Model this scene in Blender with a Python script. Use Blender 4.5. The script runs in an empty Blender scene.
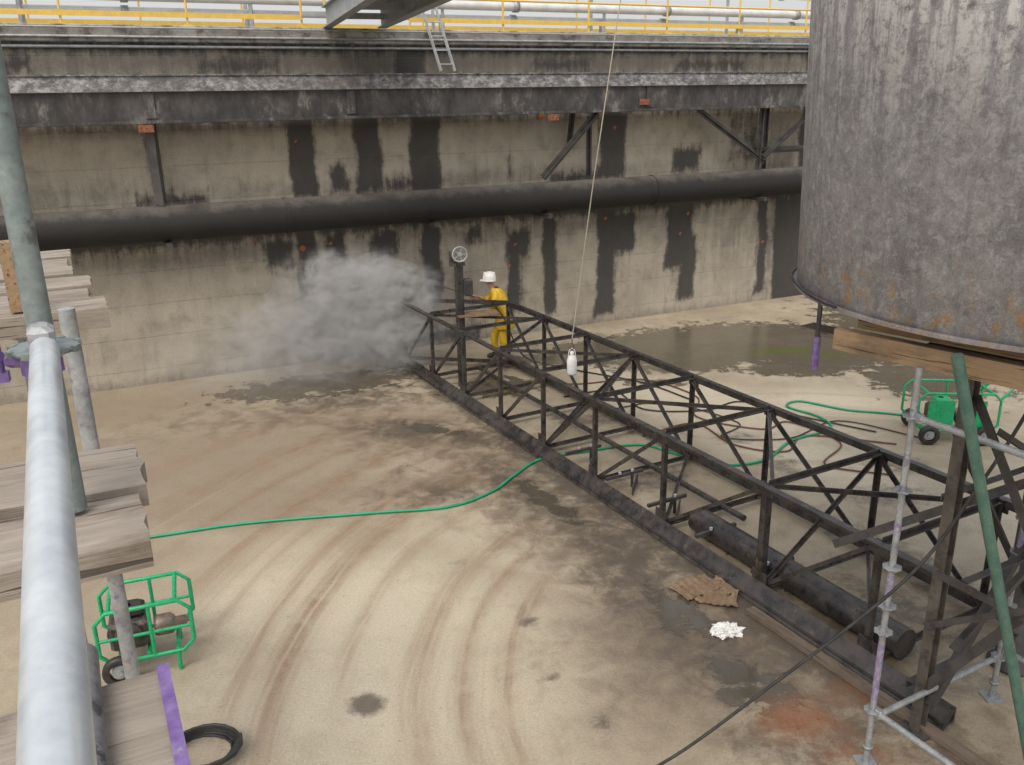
import bpy, math, random
import numpy as np
from mathutils import Vector, Matrix, noise
random.seed(7)
V=Vector
scene=bpy.context.scene
col=bpy.context.collection

# ---------------------------------------------------------------- geometry
class B:
    def __init__(s): s.v=[];s.f=[];s.sm=[]
    def add(s,vs,fs,smooth=False):
        o=len(s.v); s.v+= [tuple(x) for x in vs]
        for f in fs: s.f.append(tuple(i+o for i in f)); s.sm.append(smooth)
        return s
    def prof(s,p0,p1,pr,up=(0,0,1),smooth=False):
        p0=V(p0);p1=V(p1);d=(p1-p0).normalized();up=V(up)
        if abs(d.dot(up))>.98: up=V((1,0,0)) if abs(d.x)<.9 else V((0,1,0))
        x=d.cross(up).normalized();y=x.cross(d).normalized();n=len(pr)
        vs=[p0+x*a+y*b for a,b in pr]+[p1+x*a+y*b for a,b in pr]
        fs=[(i,(i+1)%n,n+(i+1)%n,n+i) for i in range(n)]+[tuple(range(n-1,-1,-1)),tuple(range(n,2*n))]
        return s.add(vs,fs,smooth)
    def bar(s,p0,p1,w,h,up=(0,0,1)):
        return s.prof(p0,p1,[(-w/2,-h/2),(w/2,-h/2),(w/2,h/2),(-w/2,h/2)],up)
    def angle(s,p0,p1,w,t=.012,up=(0,0,1),fx=1,fy=1):
        pr=[(0,0),(w*fx,0),(w*fx,t*fy),(t*fx,t*fy),(t*fx,w*fy),(0,w*fy)]
        if fx*fy<0: pr=pr[::-1]
        return s.prof(p0,p1,pr,up)
    def ibeam(s,p0,p1,f,h,t=.015,up=(0,0,1)):
        return s.prof(p0,p1,[(-f/2,-h/2),(f/2,-h/2),(f/2,-h/2+t),(.006,-h/2+t),(.006,h/2-t),(f/2,h/2-t),(f/2,h/2),(-f/2,h/2),(-f/2,h/2-t),(-.006,h/2-t),(-.006,-h/2+t),(-f/2,-h/2+t)],up)
    def box(s,c,sx,sy,sz,rz=0,bev=0,tilt=None):
        R=Matrix.Rotation(rz,3,'Z')
        if tilt: R=R@Matrix.Rotation(tilt[0],3,'X')@Matrix.Rotation(tilt[1],3,'Y')
        c=V(c)
        if bev<=0:
            vs=[c+R@V((a*sx/2,b*sy/2,d*sz/2)) for d in(-1,1) for a,b in((-1,-1),(1,-1),(1,1),(-1,1))]
            return s.add(vs,[(3,2,1,0),(4,5,6,7),(0,1,5,4),(1,2,6,5),(2,3,7,6),(3,0,4,7)])
        def oct_(hx,hy,z,k):
            return [c+R@V(q) for q in((-hx+k,-hy,z),(hx-k,-hy,z),(hx,-hy+k,z),(hx,hy-k,z),(hx-k,hy,z),(-hx+k,hy,z),(-hx,hy-k,z),(-hx,-hy+k,z))]
        hx,hy,hz=sx/2,sy/2,sz/2;b=bev
        L=[oct_(hx-b,hy-b,-hz,b),oct_(hx,hy,-hz+b,b),oct_(hx,hy,hz-b,b),oct_(hx-b,hy-b,hz,b)]
        vs=sum(L,[]);fs=[tuple(range(7,-1,-1)),tuple(range(24,32))]
        for k in range(3):
            for i in range(8): fs.append((k*8+i,k*8+(i+1)%8,k*8+8+(i+1)%8,k*8+8+i))
        return s.add(vs,fs)
    def tube(s,pts,r,n=10,closed=False,taper=None):
        pts=[V(p) for p in pts];m=len(pts);vs=[];prev=None
        for i,p in enumerate(pts):
            a=pts[(i-1)%m] if (closed or i>0) else p
            b=pts[(i+1)%m] if (closed or i<m-1) else p
            d=(b-a).normalized()
            if prev is None:
                u=V((0,0,1)) if abs(d.z)<.9 else V((1,0,0))
                x=d.cross(u).normalized()
            else:
                x=(prev-d*prev.dot(d)).normalized()
            prev=x;y=d.cross(x);rr=r if taper is None else r*taper[i]
            for k in range(n):
                t=2*math.pi*k/n;vs.append(p+x*(rr*math.cos(t))+y*(rr*math.sin(t)))
        fs=[]
        for i in range(m if closed else m-1):
            j=(i+1)%m
            for k in range(n): fs.append((i*n+k,i*n+(k+1)%n,j*n+(k+1)%n,j*n+k))
        s.add(vs,fs,True)
        if not closed:
            s.add(vs[:n],[tuple(range(n-1,-1,-1))]);s.add(vs[-n:],[tuple(range(n))])
        return s
    def lathe(s,c,prof,n=24,axis=(0,0,1),smooth=True):
        ax=V(axis).normalized();x=ax.orthogonal().normalized();y=ax.cross(x);c=V(c);vs=[]
        for r,z in prof:
            for k in range(n):
                t=2*math.pi*k/n;vs.append(c+ax*z+x*(r*math.cos(t))+y*(r*math.sin(t)))
        m=len(prof);fs=[]
        for i in range(m-1):
            for k in range(n): fs.append((i*n+k,i*n+(k+1)%n,(i+1)*n+(k+1)%n,(i+1)*n+k))
        return s.add(vs,fs,smooth)
    def disc(s,c,r,z0,z1,n=24,axis=(0,0,1)):
        return s.lathe(c,[(.0005,z0),(r,z0),(r,z1),(.0005,z1)],n,axis,False)

def smoothpath(pts,k=8):
    pts=[V(p) for p in pts];out=[]
    P=[pts[0]*2-pts[1]]+pts+[pts[-1]*2-pts[-2]]
    for i in range(1,len(P)-2):
        a,b,c,d=P[i-1:i+3]
        for j in range(k):
            t=j/k
            out.append(.5*((2*b)+(c-a)*t+(2*a-5*b+4*c-d)*t*t+(3*b-a-3*c+d)*t**3))
    out.append(pts[-1]);return out

def mk(name,b,mat,loc=(0,0,0)):
    me=bpy.data.meshes.new(name);L=V(loc)
    me.from_pydata([tuple(V(v)-L) for v in b.v],[],b.f)
    me.polygons.foreach_set("use_smooth",b.sm)
    for m in (mat if isinstance(mat,list) else [mat]): me.materials.append(m)
    me.update()
    o=bpy.data.objects.new(name,me);col.objects.link(o);return o
def meta(o,label,cat,group=None,kind=None):
    if label:o["label"]=label
    if cat:o["category"]=cat
    if group:o["group"]=group
    if kind:o["kind"]=kind
def thing(name,loc,label,cat,group=None):
    e=bpy.data.objects.new(name,None);e.empty_display_size=.2;e.location=loc;col.objects.link(e)
    meta(e,label,cat,group);return e
def part(par,name,b,mat,label=None):
    o=mk(name,b,mat,par.location);o.parent=par
    if label:o["label"]=label
    return o
def solo(name,b,mat,loc,label,cat,group=None,kind=None):
    o=mk(name,b,mat,loc);o.location=loc;meta(o,label,cat,group,kind);return o

# ---------------------------------------------------------------- materials
class N:
    def __init__(s,name):
        s.m=bpy.data.materials.new(name);s.m.use_nodes=True;s.t=s.m.node_tree
        s.b=s.t.nodes["Principled BSDF"];s.out=s.t.nodes["Material Output"]
        s.co=None
    def n(s,t,**k):
        x=s.t.nodes.new(t)
        for a,b in k.items(): setattr(x,a,b)
        return x
    def set(s,sock,v):
        if hasattr(v,"links") : s.t.links.new(v,sock)
        else: sock.default_value=v
    def obj(s):
        if s.co is None: s.co=s.n("ShaderNodeTexCoord").outputs["Object"]
        return s.co
    def geo(s): return s.n("ShaderNodeNewGeometry").outputs["Position"]
    def mapv(s,v,sc):
        x=s.n("ShaderNodeMapping");s.set(x.inputs[0],v);x.inputs["Scale"].default_value=sc;return x.outputs[0]
    def noise(s,sc,det=4,rough=.55,vec=None,dist=0):
        x=s.n("ShaderNodeTexNoise");s.set(x.inputs["Vector"],vec or s.obj());x.inputs["Scale"].default_value=sc
        x.inputs["Detail"].default_value=det;x.inputs["Roughness"].default_value=rough;x.inputs["Distortion"].default_value=dist
        return x.outputs["Fac"]
    def math(s,op,a,b=0.,c=0.,clamp=False):
        x=s.n("ShaderNodeMath",operation=op,use_clamp=clamp)
        s.set(x.inputs[0],a);s.set(x.inputs[1],b);s.set(x.inputs[2],c);return x.outputs[0]
    def ss(s,v,lo,hi,a=0.,b=1.):
        x=s.n("ShaderNodeMapRange",interpolation_type='SMOOTHSTEP')
        s.set(x.inputs[0],v);x.inputs[1].default_value=lo;x.inputs[2].default_value=hi;x.inputs[3].default_value=a;x.inputs[4].default_value=b
        return x.outputs[0]
    def mix(s,f,a,b,mode='MIX'):
        x=s.n("ShaderNodeMix",data_type='RGBA',blend_type=mode)
        def c(v): return (*v,1) if isinstance(v,tuple) and len(v)==3 else v
        s.set(x.inputs[0],f);s.set(x.inputs[6],c(a));s.set(x.inputs[7],c(b));return x.outputs[2]
    def attr(s,n): return s.n("ShaderNodeAttribute",attribute_name=n).outputs["Fac"]
    def xyz(s,v):
        x=s.n("ShaderNodeSeparateXYZ");s.set(x.inputs[0],v);return x.outputs
    def comb(s,a,b,c):
        x=s.n("ShaderNodeCombineXYZ");s.set(x.inputs[0],a);s.set(x.inputs[1],b);s.set(x.inputs[2],c);return x.outputs[0]
    def bump(s,h,st=.3,d=.01):
        x=s.n("ShaderNodeBump");x.inputs["Strength"].default_value=st;x.inputs["Distance"].default_value=d
        s.set(x.inputs["Height"],h);s.set(s.b.inputs["Normal"],x.outputs[0])
    def fin(s,c,r=.6,m=0.):
        s.set(s.b.inputs["Base Color"],(*c,1) if isinstance(c,tuple) else c)
        s.set(s.b.inputs["Roughness"],r);s.set(s.b.inputs["Metallic"],m);return s.m

def weather(name,a,b,c=None,rough=.6,metal=0.,sc=6,cth=(.6,.7),bs=.25,streak=False,fine=60):
    n=N(name);v=n.obj()
    if streak: v=n.mapv(n.obj(),(1,1,.18))
    f=n.ss(n.noise(sc,6,.65,v),.35,.65)
    k=n.mix(f,a,b)
    if c: k=n.mix(n.ss(n.noise(sc*1.7,7,.7),*cth),k,c)
    g=n.noise(fine,3,.6)
    k=n.mix(.35,k,n.mix(g,(0,0,0),(1,1,1)),'OVERLAY')
    n.bump(g,bs,.004)
    return n.fin(k,n.ss(n.noise(sc*2,3),.3,.7,rough-.12,rough+.12),metal)

m_steel=weather("wet_dark_steel",(.030,.028,.028),(.078,.070,.065),(.16,.11,.08),.34,.15,5,(.57,.72),.4)
m_steel2=weather("sooty_steel",(.040,.038,.039),(.082,.077,.075),(.15,.105,.07),.5,.1,4,(.6,.74),.4)
m_galv=weather("galvanised_tube",(.48,.53,.57),(.56,.605,.64),(.40,.42,.48),.4,.35,3,(.60,.75),.06,fine=30)
m_galvd=weather("dull_galvanised",(.28,.30,.31),(.40,.42,.43),(.22,.20,.28),.5,.4,9,(.55,.65),.2)
m_purp=weather("purple_paint",(.13,.07,.25),(.22,.15,.36),(.3,.3,.32),.5,0,20,(.55,.68),.2)
m_purpf=weather("faded_purple_paint",(.21,.16,.30),(.30,.26,.38),(.36,.37,.39),.5,.1,18,(.5,.62),.2)
m_green=weather("green_paint",(.01,.32,.12),(.015,.40,.17),(.03,.12,.06),.35,0,12,(.62,.7),.1)
m_hoseg=weather("green_hose_rubber",(.012,.26,.13),(.02,.32,.17),None,.45)
m_hosek=weather("black_rubber",(.016,.016,.017),(.04,.04,.04),None,.5)
m_hoser=weather("red_hose_rubber",(.11,.035,.025),(.16,.07,.05),None,.5)
m_tubeg=weather("dark_green_tube",(.06,.14,.11),(.10,.19,.15),(.16,.17,.14),.45,.1,8,(.58,.7),.2)
m_yel=weather("yellow_railing_paint",(.74,.50,.09),(.64,.44,.10),(.35,.22,.12),.5,0,9,(.64,.72),.1)
m_wpipe=weather("pale_pipe_cladding",(.58,.60,.61),(.70,.71,.71),(.38,.38,.38),.45,.1,4,(.62,.75),.1)
m_grey=weather("grey_bridge_paint",(.27,.29,.31),(.36,.38,.39),(.14,.13,.12),.6,.1,5,(.6,.7),.2)
m_suit=weather("yellow_rain_fabric",(.75,.47,.03),(.58,.36,.02),(.38,.25,.05),.5,0,10,(.58,.7),.3)
m_skin=weather("skin",(.38,.22,.15),(.42,.25,.18),None,.5)
m_hat=weather("white_hat_plastic",(.78,.78,.76),(.82,.82,.8),None,.3,0,8,bs=.02)
m_boot=weather("black_boot_rubber",(.02,.02,.02),(.04,.035,.03),None,.5)
m_white=weather("white_plastic",(.7,.71,.7),(.8,.8,.79),None,.35,0,10,bs=.1)
m_card=weather("wet_cardboard",(.18,.12,.075),(.26,.18,.11),(.11,.075,.05),.8,0,10,(.55,.65),.3)
m_engine=weather("engine_metal",(.05,.05,.05),(.14,.12,.11),(.25,.11,.05),.5,.4,14,(.6,.66),.3)
m_pump=weather("dirty_pump_metal",(.14,.11,.09),(.26,.22,.19),(.32,.14,.06),.5,.3,14,(.55,.62),.3)
m_orange=weather("rust_plate",(.30,.10,.05),(.18,.07,.04),(.08,.04,.03),.7,0,12,(.5,.6),.3)
m_rope=weather("rope_fibre",(.42,.40,.30),(.5,.47,.36),None,.8,0,40)
m_alu=weather("aluminium",(.40,.42,.44),(.5,.52,.53),(.22,.22,.22),.5,.4,8,(.58,.7),.1)
m_muddy=weather("muddy_steel",(.085,.075,.066),(.13,.115,.1),(.045,.04,.036),.6,.1,3,(.45,.65),.3)

def wood(name,a,b,c,ax,st=.6):
    n=N(name);o=n.obj()
    ang=math.atan2(ax[1],ax[0])
    mp=n.n("ShaderNodeMapping",vector_type='POINT');n.set(mp.inputs[0],o);mp.inputs["Rotation"].default_value=(0,0,-ang)
    oi=n.n("ShaderNodeObjectInfo").outputs["Random"]
    add=n.n("ShaderNodeVectorMath",operation='ADD');n.set(add.inputs[0],mp.outputs[0]);n.set(add.inputs[1],n.comb(n.math('MULTIPLY',oi,9.),n.math('MULTIPLY',oi,5.),0.))
    v=n.mapv(add.outputs[0],(.7,16,16))
    g=n.noise(2.2,7,.7,v,.5);g2=n.noise(6,4,.6,n.mapv(add.outputs[0],(.22,8,8)),.2)
    k=n.mix(n.ss(g,.3,.7),a,b)
    k=n.mix(n.ss(n.noise(5,5,.65,n.mapv(add.outputs[0],(.5,1.6,1))),.46,.70),k,c)
    k=n.mix(n.ss(n.noise(11,5,.7),.54,.75,0.,.55),k,(.13,.10,.08))
    k=n.mix(n.math('MULTIPLY',oi,.3),k,c)
    k=n.mix(n.ss(g2,.61,.65,0.,.85),k,(.045,.037,.03))
    n.bump(n.math('SUBTRACT',g,n.ss(g2,.59,.66)),.7,.008)
    return n.fin(k,.82)
e1=V((-.45,.893,0));e2=V((.893,.45,0))
m_plank=wood("weathered_plank_wood",(.25,.22,.185),(.36,.32,.275),(.18,.145,.115),(e2.x,e2.y))
m_plankb=wood("brown_plank_wood",(.16,.12,.09),(.24,.19,.15),(.10,.075,.055),(.4726,-.881))
m_timber=wood("stained_timber",(.30,.20,.115),(.38,.265,.155),(.18,.12,.075),(.63,-.78))

# ---------------------------------------------------------------- camera
p=math.radians(18.2);r=math.radians(1.0)
F=V((0,math.cos(p),-math.sin(p)));R0=V((1,0,0));U0=V((0,math.sin(p),math.cos(p)))
cr=R0*math.cos(r)-U0*math.sin(r);cu=R0*math.sin(r)+U0*math.cos(r)
cam=bpy.data.cameras.new("camera");cam.lens=30.41;cam.sensor_width=36;cam.clip_end=3000;cam.clip_start=.05
co=bpy.data.objects.new("camera",cam);col.objects.link(co)
mw=Matrix.Identity(4)
for i in range(3): mw[i][0]=cr[i];mw[i][1]=cu[i];mw[i][2]=-F[i]
mw[0][3]=0;mw[1][3]=0;mw[2][3]=5.0
co.matrix_world=mw;scene.camera=co

# ---------------------------------------------------------------- light
w=bpy.data.worlds.new("World");scene.world=w;w.use_nodes=True;nt=w.node_tree
bg=nt.nodes["Background"];sk=nt.nodes.new("ShaderNodeTexSky");sk.sky_type='NISHITA';sk.sun_disc=False
sk.sun_elevation=math.radians(55);sk.sun_rotation=math.radians(200);sk.dust_density=8;sk.air_density=1.2;sk.ozone_density=.6
mx=nt.nodes.new("ShaderNodeMix");mx.data_type='RGBA';mx.inputs[0].default_value=.5;mx.inputs[7].default_value=(8.2,8.2,8.2,1)
nt.links.new(sk.outputs[0],mx.inputs[6]);nt.links.new(mx.outputs[2],bg.inputs[0]);bg.inputs[1].default_value=.148
sl=bpy.data.lights.new("sun",'SUN');sl.energy=1.8;sl.angle=math.radians(35);sl.color=(1,.955,.89)
so=bpy.data.objects.new("sun",sl);col.objects.link(so)
el=math.radians(55);az=math.radians(200)
sd=V((math.sin(az)*math.cos(el),math.cos(az)*math.cos(el),math.sin(el)))
so.rotation_euler=sd.to_track_quat('Z','Y').to_euler()
scene.view_settings.view_transform='Standard';scene.view_settings.look='None';scene.view_settings.exposure=0

# ---------------------------------------------------------------- floor
def axis(lo,a,b,hi,st):
    return np.concatenate([np.linspace(lo,a,10,endpoint=False),np.arange(a,b,st),np.linspace(b,hi,10)])
xs=axis(-60,-10,9,60,.07);ys=axis(-40,4,22.6,60,.07)
X,Y=np.meshgrid(xs,ys);nx,ny=len(xs),len(ys)
def blobs(lst,X,Y):
    out=np.zeros_like(X)
    for (x,y,rx,ry,a,s) in lst:
        ca,sa=math.cos(math.radians(a)),math.sin(math.radians(a))
        dx=X-x;dy=Y-y;u=(dx*ca+dy*sa)/rx;v=(-dx*sa+dy*ca)/ry
        out=np.maximum(out,s*np.exp(-(u*u+v*v)*.7))
    return out
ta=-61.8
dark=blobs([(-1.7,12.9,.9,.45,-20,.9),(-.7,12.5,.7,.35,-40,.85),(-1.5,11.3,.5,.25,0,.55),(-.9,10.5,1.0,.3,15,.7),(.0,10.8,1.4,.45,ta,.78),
 (.5,10.0,1.1,.4,ta,.75),(1.2,8.9,1.2,.5,ta,.85),(1.4,7.9,1.1,.55,ta,.8),(1.9,6.8,1.4,.6,ta,.75),(2.6,7.2,3,.35,ta,.95),(.7,10.9,4.0,.3,ta,.92),  # long strips paint the truss chord's shade together with wet floor
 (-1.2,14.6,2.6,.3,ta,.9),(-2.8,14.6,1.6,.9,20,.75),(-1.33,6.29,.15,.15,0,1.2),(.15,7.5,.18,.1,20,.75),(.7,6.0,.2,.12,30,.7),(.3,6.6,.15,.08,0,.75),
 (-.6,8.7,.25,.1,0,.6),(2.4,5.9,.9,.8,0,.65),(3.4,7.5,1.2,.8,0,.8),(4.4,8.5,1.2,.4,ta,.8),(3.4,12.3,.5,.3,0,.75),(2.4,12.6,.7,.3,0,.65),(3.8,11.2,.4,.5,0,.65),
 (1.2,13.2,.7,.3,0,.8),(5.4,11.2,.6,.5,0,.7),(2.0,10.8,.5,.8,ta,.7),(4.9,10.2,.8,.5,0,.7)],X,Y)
wet=blobs([(4.3,17.5,3.0,1.6,15,1.2),(6.6,17.3,2.0,1.5,30,1.2),(2.2,17.3,2.2,.9,20,1.05),(5.6,15.8,1.4,.6,0,.95),(7.5,15,1.2,1.5,0,.9),(3.2,16.0,1.1,.4,0,.95),
 (2.7,15.0,.9,.3,0,.75),(-3.5,15.3,2.2,.8,20,.9),(-.3,15.0,1,.7,0,.8),(9,18,2,4,0,1),(1.7,7.6,.7,.4,ta,.72),(-1.3,12.9,.7,.25,-20,.8),(2.1,6.4,.8,.4,ta,.7),(.4,10.3,.9,.2,ta,.8),(.1,16.6,1.0,.4,20,.9)],X,Y)
damp=blobs([(1.7,7.2,1.5,1.3,ta,.95),(.7,9.6,2.8,.9,ta,.9),(-.6,10.8,1.6,.6,10,.8),(2.6,6.0,1.2,.9,0,.75),(1.0,5.9,1.0,.5,0,.5),(-1.4,12.6,1.9,.8,-20,.9),(3.2,7,1.2,1,0,.85),(-3.6,13.8,2.6,.8,15,.7)],X,Y)
light=blobs([(-1.6,7.8,2.6,1.1,-15,.95),(-1.0,6.4,2.4,1.2,0,.9),(3.3,13.8,2.5,1.1,-40,1.05),(4.3,11.4,1.8,.7,-50,1),(-.2,8.9,1.4,.5,-30,.55),(5.2,13.8,1.3,.8,0,1),(6.2,9.5,1.2,1.5,0,.7),(-2.5,9.0,1.5,.5,-10,.5),(1.8,15.7,1.5,.5,-40,.8)],X,Y)
brown=blobs([(-5.0,11.5,4.0,2.2,20,1.05),(-3.5,10.4,3.0,.9,10,1),(-6.5,14,2.5,1.4,20,.95),(1.9,7.2,1.5,1.3,0,.9),(-.2,11.5,1.5,1.0,0,.85),(1.2,6.2,1.2,.7,0,.8),(-4.5,8.5,1.4,1.5,0,.75),(-2.5,13.2,2.0,.8,10,.9)],X,Y)
rust=blobs([(2.35,6.0,.42,.32,0,.95),(2.7,5.6,.5,.3,0,.65),(2.9,6.3,.5,.3,0,.6)],X,Y)
moss=blobs([(5.5,17.0,.9,.3,5,1),(6.3,16.6,.8,.25,0,.8),(4.6,17.6,.5,.2,0,.6),(5.6,15.5,.5,.15,0,.6)],X,Y)
# curved drag tracks scraped around the tank centre, each with its own reach
RR=np.hypot(X-4.35,Y-6.6);TH=np.degrees(np.arctan2(Y-6.6,X-4.35))%360
track=np.zeros_like(X)
for rc,wd_,t0,t1,s in [(4.35,.10,150,205,.8),(4.75,.07,140,200,.7),(5.15,.13,135,200,.9),(5.9,.08,130,190,.6),(6.55,.16,125,196,1.),(6.95,.09,122,192,.85),(7.5,.07,120,185,.6),(8.1,.18,118,178,.8),(8.9,.10,118,170,.6),(9.6,.2,120,165,.7),(10.6,.15,125,160,.5)]:
    e=np.clip(np.minimum(TH-t0,t1-TH)/14,0,1)
    track=np.maximum(track,s*e*np.exp(-((RR-rc-.12*np.sin(np.radians(TH*3)+rc))/wd_)**2))
idx=np.arange(nx*ny).reshape(ny,nx)
q=np.stack([idx[:-1,:-1],idx[:-1,1:],idx[1:,1:],idx[1:,:-1]],-1).reshape(-1,4)
def gridmesh(name,pts,q,attrs,mat):
    me=bpy.data.meshes.new(name)
    me.vertices.add(len(pts));me.vertices.foreach_set("co",pts.astype(np.float32).ravel())
    me.loops.add(q.size);me.loops.foreach_set("vertex_index",q.ravel().astype(np.int32))
    me.polygons.add(len(q));me.polygons.foreach_set("loop_start",np.arange(0,q.size,4,dtype=np.int32))
    me.polygons.foreach_set("loop_total",np.full(len(q),4,dtype=np.int32))
    me.update(calc_edges=True)
    for k,a in attrs.items():
        at=me.attributes.new(k,'FLOAT','POINT');at.data.foreach_set("value",a.astype(np.float32).ravel())
    me.materials.append(mat);me.validate()
    o=bpy.data.objects.new(name,me);col.objects.link(o);return o
n=N("stained_basin_concrete");P=n.geo();xyz=n.xyz(P)
n1=n.noise(.7,6,.6,P);n2=n.noise(3.2,8,.72,P,.4);n3=n.noise(45,4,.65,P);n4=n.noise(9,6,.7,P)
base=n.mix(n.ss(n1,.35,.65),(.31,.26,.19),(.40,.35,.26))
base=n.mix(n.ss(n2,.4,.7,0.,.55),base,(.24,.195,.14))
lt=n.math('ADD',n.attr("light"),n.math('MULTIPLY',n.math('SUBTRACT',n2,.5),1.3))
base=n.mix(n.ss(lt,.2,1.,0.,.85),base,(.53,.475,.365))
br=n.math('ADD',n.attr("brown"),n.math('MULTIPLY',n.math('SUBTRACT',n1,.5),1.6))
base=n.mix(n.ss(br,.2,1.,0.,.75),base,(.215,.172,.122))
dx=n.math('SUBTRACT',xyz[0],4.35);dy=n.math('SUBTRACT',xyz[1],6.6)
rad=n.math('SQRT',n.math('ADD',n.math('MULTIPLY',dx,dx),n.math('MULTIPLY',dy,dy)))
ns=n.noise(.35,2,.5,P)
rv=n.comb(n.math('ADD',rad,n.math('MULTIPLY',ns,.35)),n.math('MULTIPLY',ns,.35),0.)
fine_=n.noise(11,3,.6,rv)
tmask=n.ss(n.noise(.28,2,.5,P),.40,.62,.15,.8)
tm=n.math('MULTIPLY',n.math('MULTIPLY',n.ss(n.noise(1.7,4,.72,rv),.5,.66),tmask),n.ss(n2,.3,.65,.3,.7))
base=n.mix(tm,base,(.25,.18,.125))
tk=n.math('MULTIPLY',n.attr("track"),n.math('MULTIPLY',n.ss(fine_,.30,.60,.35,1.),n.ss(n2,.3,.6,.45,1.)))
base=n.mix(n.math('MULTIPLY',tk,.8),base,(.20,.115,.065))
trl=n.math('MULTIPLY',n.math('MULTIPLY',n.ss(n.noise(5,4,.65,rv),.58,.7),tmask),n.ss(n2,.35,.65,.1,.4))
base=n.mix(trl,base,(.56,.51,.41))
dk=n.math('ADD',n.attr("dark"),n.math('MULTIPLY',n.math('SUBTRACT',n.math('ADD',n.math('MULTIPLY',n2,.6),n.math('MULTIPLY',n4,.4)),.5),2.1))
dpv=n.math('ADD',n.attr("damp"),n.math('MULTIPLY',n.math('SUBTRACT',n2,.5),1.9))
base=n.mix(n.ss(dpv,.15,1.05,0.,.8),base,(.135,.102,.07))
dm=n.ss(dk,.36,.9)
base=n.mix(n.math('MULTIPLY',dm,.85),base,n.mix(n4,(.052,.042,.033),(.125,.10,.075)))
wt=n.math('ADD',n.attr("wet"),n.math('MULTIPLY',n.math('SUBTRACT',n2,.5),1.6))
wm=n.ss(wt,.47,.62)
base=n.mix(n.math('MULTIPLY',wm,.82),base,(.075,.066,.048))
base=n.mix(n.ss(n.math('ADD',n.attr("rust"),n.math('MULTIPLY',n.math('SUBTRACT',n2,.5),1.3)),.25,1.1,0.,.8),base,(.28,.115,.05))
base=n.mix(n.ss(n.math('ADD',n.attr("moss"),n.math('MULTIPLY',n.math('SUBTRACT',n4,.5),1.8)),.5,.8,0.,.8),base,(.10,.12,.03))
base=n.mix(n.ss(n.noise(16,5,.7,P),.60,.72,0.,.5),base,(.13,.10,.075))
base=n.mix(n.ss(n.noise(38,2,.5,P),.72,.76,0.,.6),base,(.08,.06,.045))
base=n.mix(.4,base,n.mix(n3,(0,0,0),(1,1,1)),'OVERLAY')
n.bump(n.math('MULTIPLY',n.math('ADD',n.math('MULTIPLY',n3,.5),n2),n.math('SUBTRACT',1.,n.math('MULTIPLY',wm,.8))),.3,.02)
rg=n.math('SUBTRACT',n.math('SUBTRACT',.72,n.math('MULTIPLY',wm,.58)),n.math('MULTIPLY',n.ss(dpv,.3,.9),.28))
rg=n.math('MAXIMUM',rg,.08)
m_floor=n.fin(base,rg)
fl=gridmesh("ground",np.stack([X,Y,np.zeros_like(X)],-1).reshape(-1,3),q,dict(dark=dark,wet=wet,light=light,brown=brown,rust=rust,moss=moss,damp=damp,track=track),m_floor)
meta(fl,"stained tan concrete basin floor with wet patches","floor",kind="structure")

# ---------------------------------------------------------------- basin wall
W0=V((-9.05,14.44,0));U=V((.9082,.4185,0));NW=V((.4185,-.9082,0));WA=math.atan2(U.y,U.x)
def WP(u,z,off=0): return W0+U*u+NW*off+V((0,0,z))
us=np.arange(-8,26,.05);zs=np.arange(-.1,6.001,.05)
UU,ZZ=np.meshgrid(us,zs)
rects=[(5.5,5.95,3.3,4.74,1),(6.72,7.2,3.3,4.74,1),(7.88,8.45,3.2,4.74,1),(12.2,12.8,3.3,4.74,1),(9.9,10.1,3.4,4.0,.55),
 (5.42,5.75,.9,2.8,1),(7.95,8.35,.9,2.8,.95),(9.86,10.45,1.7,2.3,.9),(9.9,10.2,.5,1.8,.95),(10.8,11.08,.4,2.8,1),(12.15,12.6,.2,2.8,1),(12.4,13.15,1.6,2.5,.9),
 (14.0,14.7,1.1,2.8,.95),(14.4,14.85,.3,1.8,.9),(16.72,17.0,.2,2.6,.9),(17.25,20,-.1,2.6,.9),(14.1,14.9,3.3,3.9,.8),(15.6,16.6,3.3,4.7,.5),
 (4.8,5.4,1.9,2.6,.7),(6.0,6.4,1.5,2.6,.8),(6.9,7.5,2.0,2.6,.8),(8.9,9.4,2.0,2.6,.65),(2.6,3.9,3.2,3.5,.75),(2.95,3.25,3.4,4.6,.6),(-3,0.4,2,3.6,.75),
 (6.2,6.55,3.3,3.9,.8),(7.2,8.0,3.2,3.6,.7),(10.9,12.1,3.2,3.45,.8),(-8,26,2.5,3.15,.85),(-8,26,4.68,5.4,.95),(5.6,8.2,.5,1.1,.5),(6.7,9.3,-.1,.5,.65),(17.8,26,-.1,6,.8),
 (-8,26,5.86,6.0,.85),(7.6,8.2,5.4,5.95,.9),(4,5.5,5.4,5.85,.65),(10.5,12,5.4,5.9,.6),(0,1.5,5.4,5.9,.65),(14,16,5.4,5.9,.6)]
wd=np.zeros_like(UU)
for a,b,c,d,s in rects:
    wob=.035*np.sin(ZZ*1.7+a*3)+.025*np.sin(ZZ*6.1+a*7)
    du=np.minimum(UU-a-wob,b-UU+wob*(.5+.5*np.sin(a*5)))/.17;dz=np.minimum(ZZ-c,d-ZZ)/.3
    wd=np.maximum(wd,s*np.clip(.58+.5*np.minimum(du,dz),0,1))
grime=np.zeros_like(UU)
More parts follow.
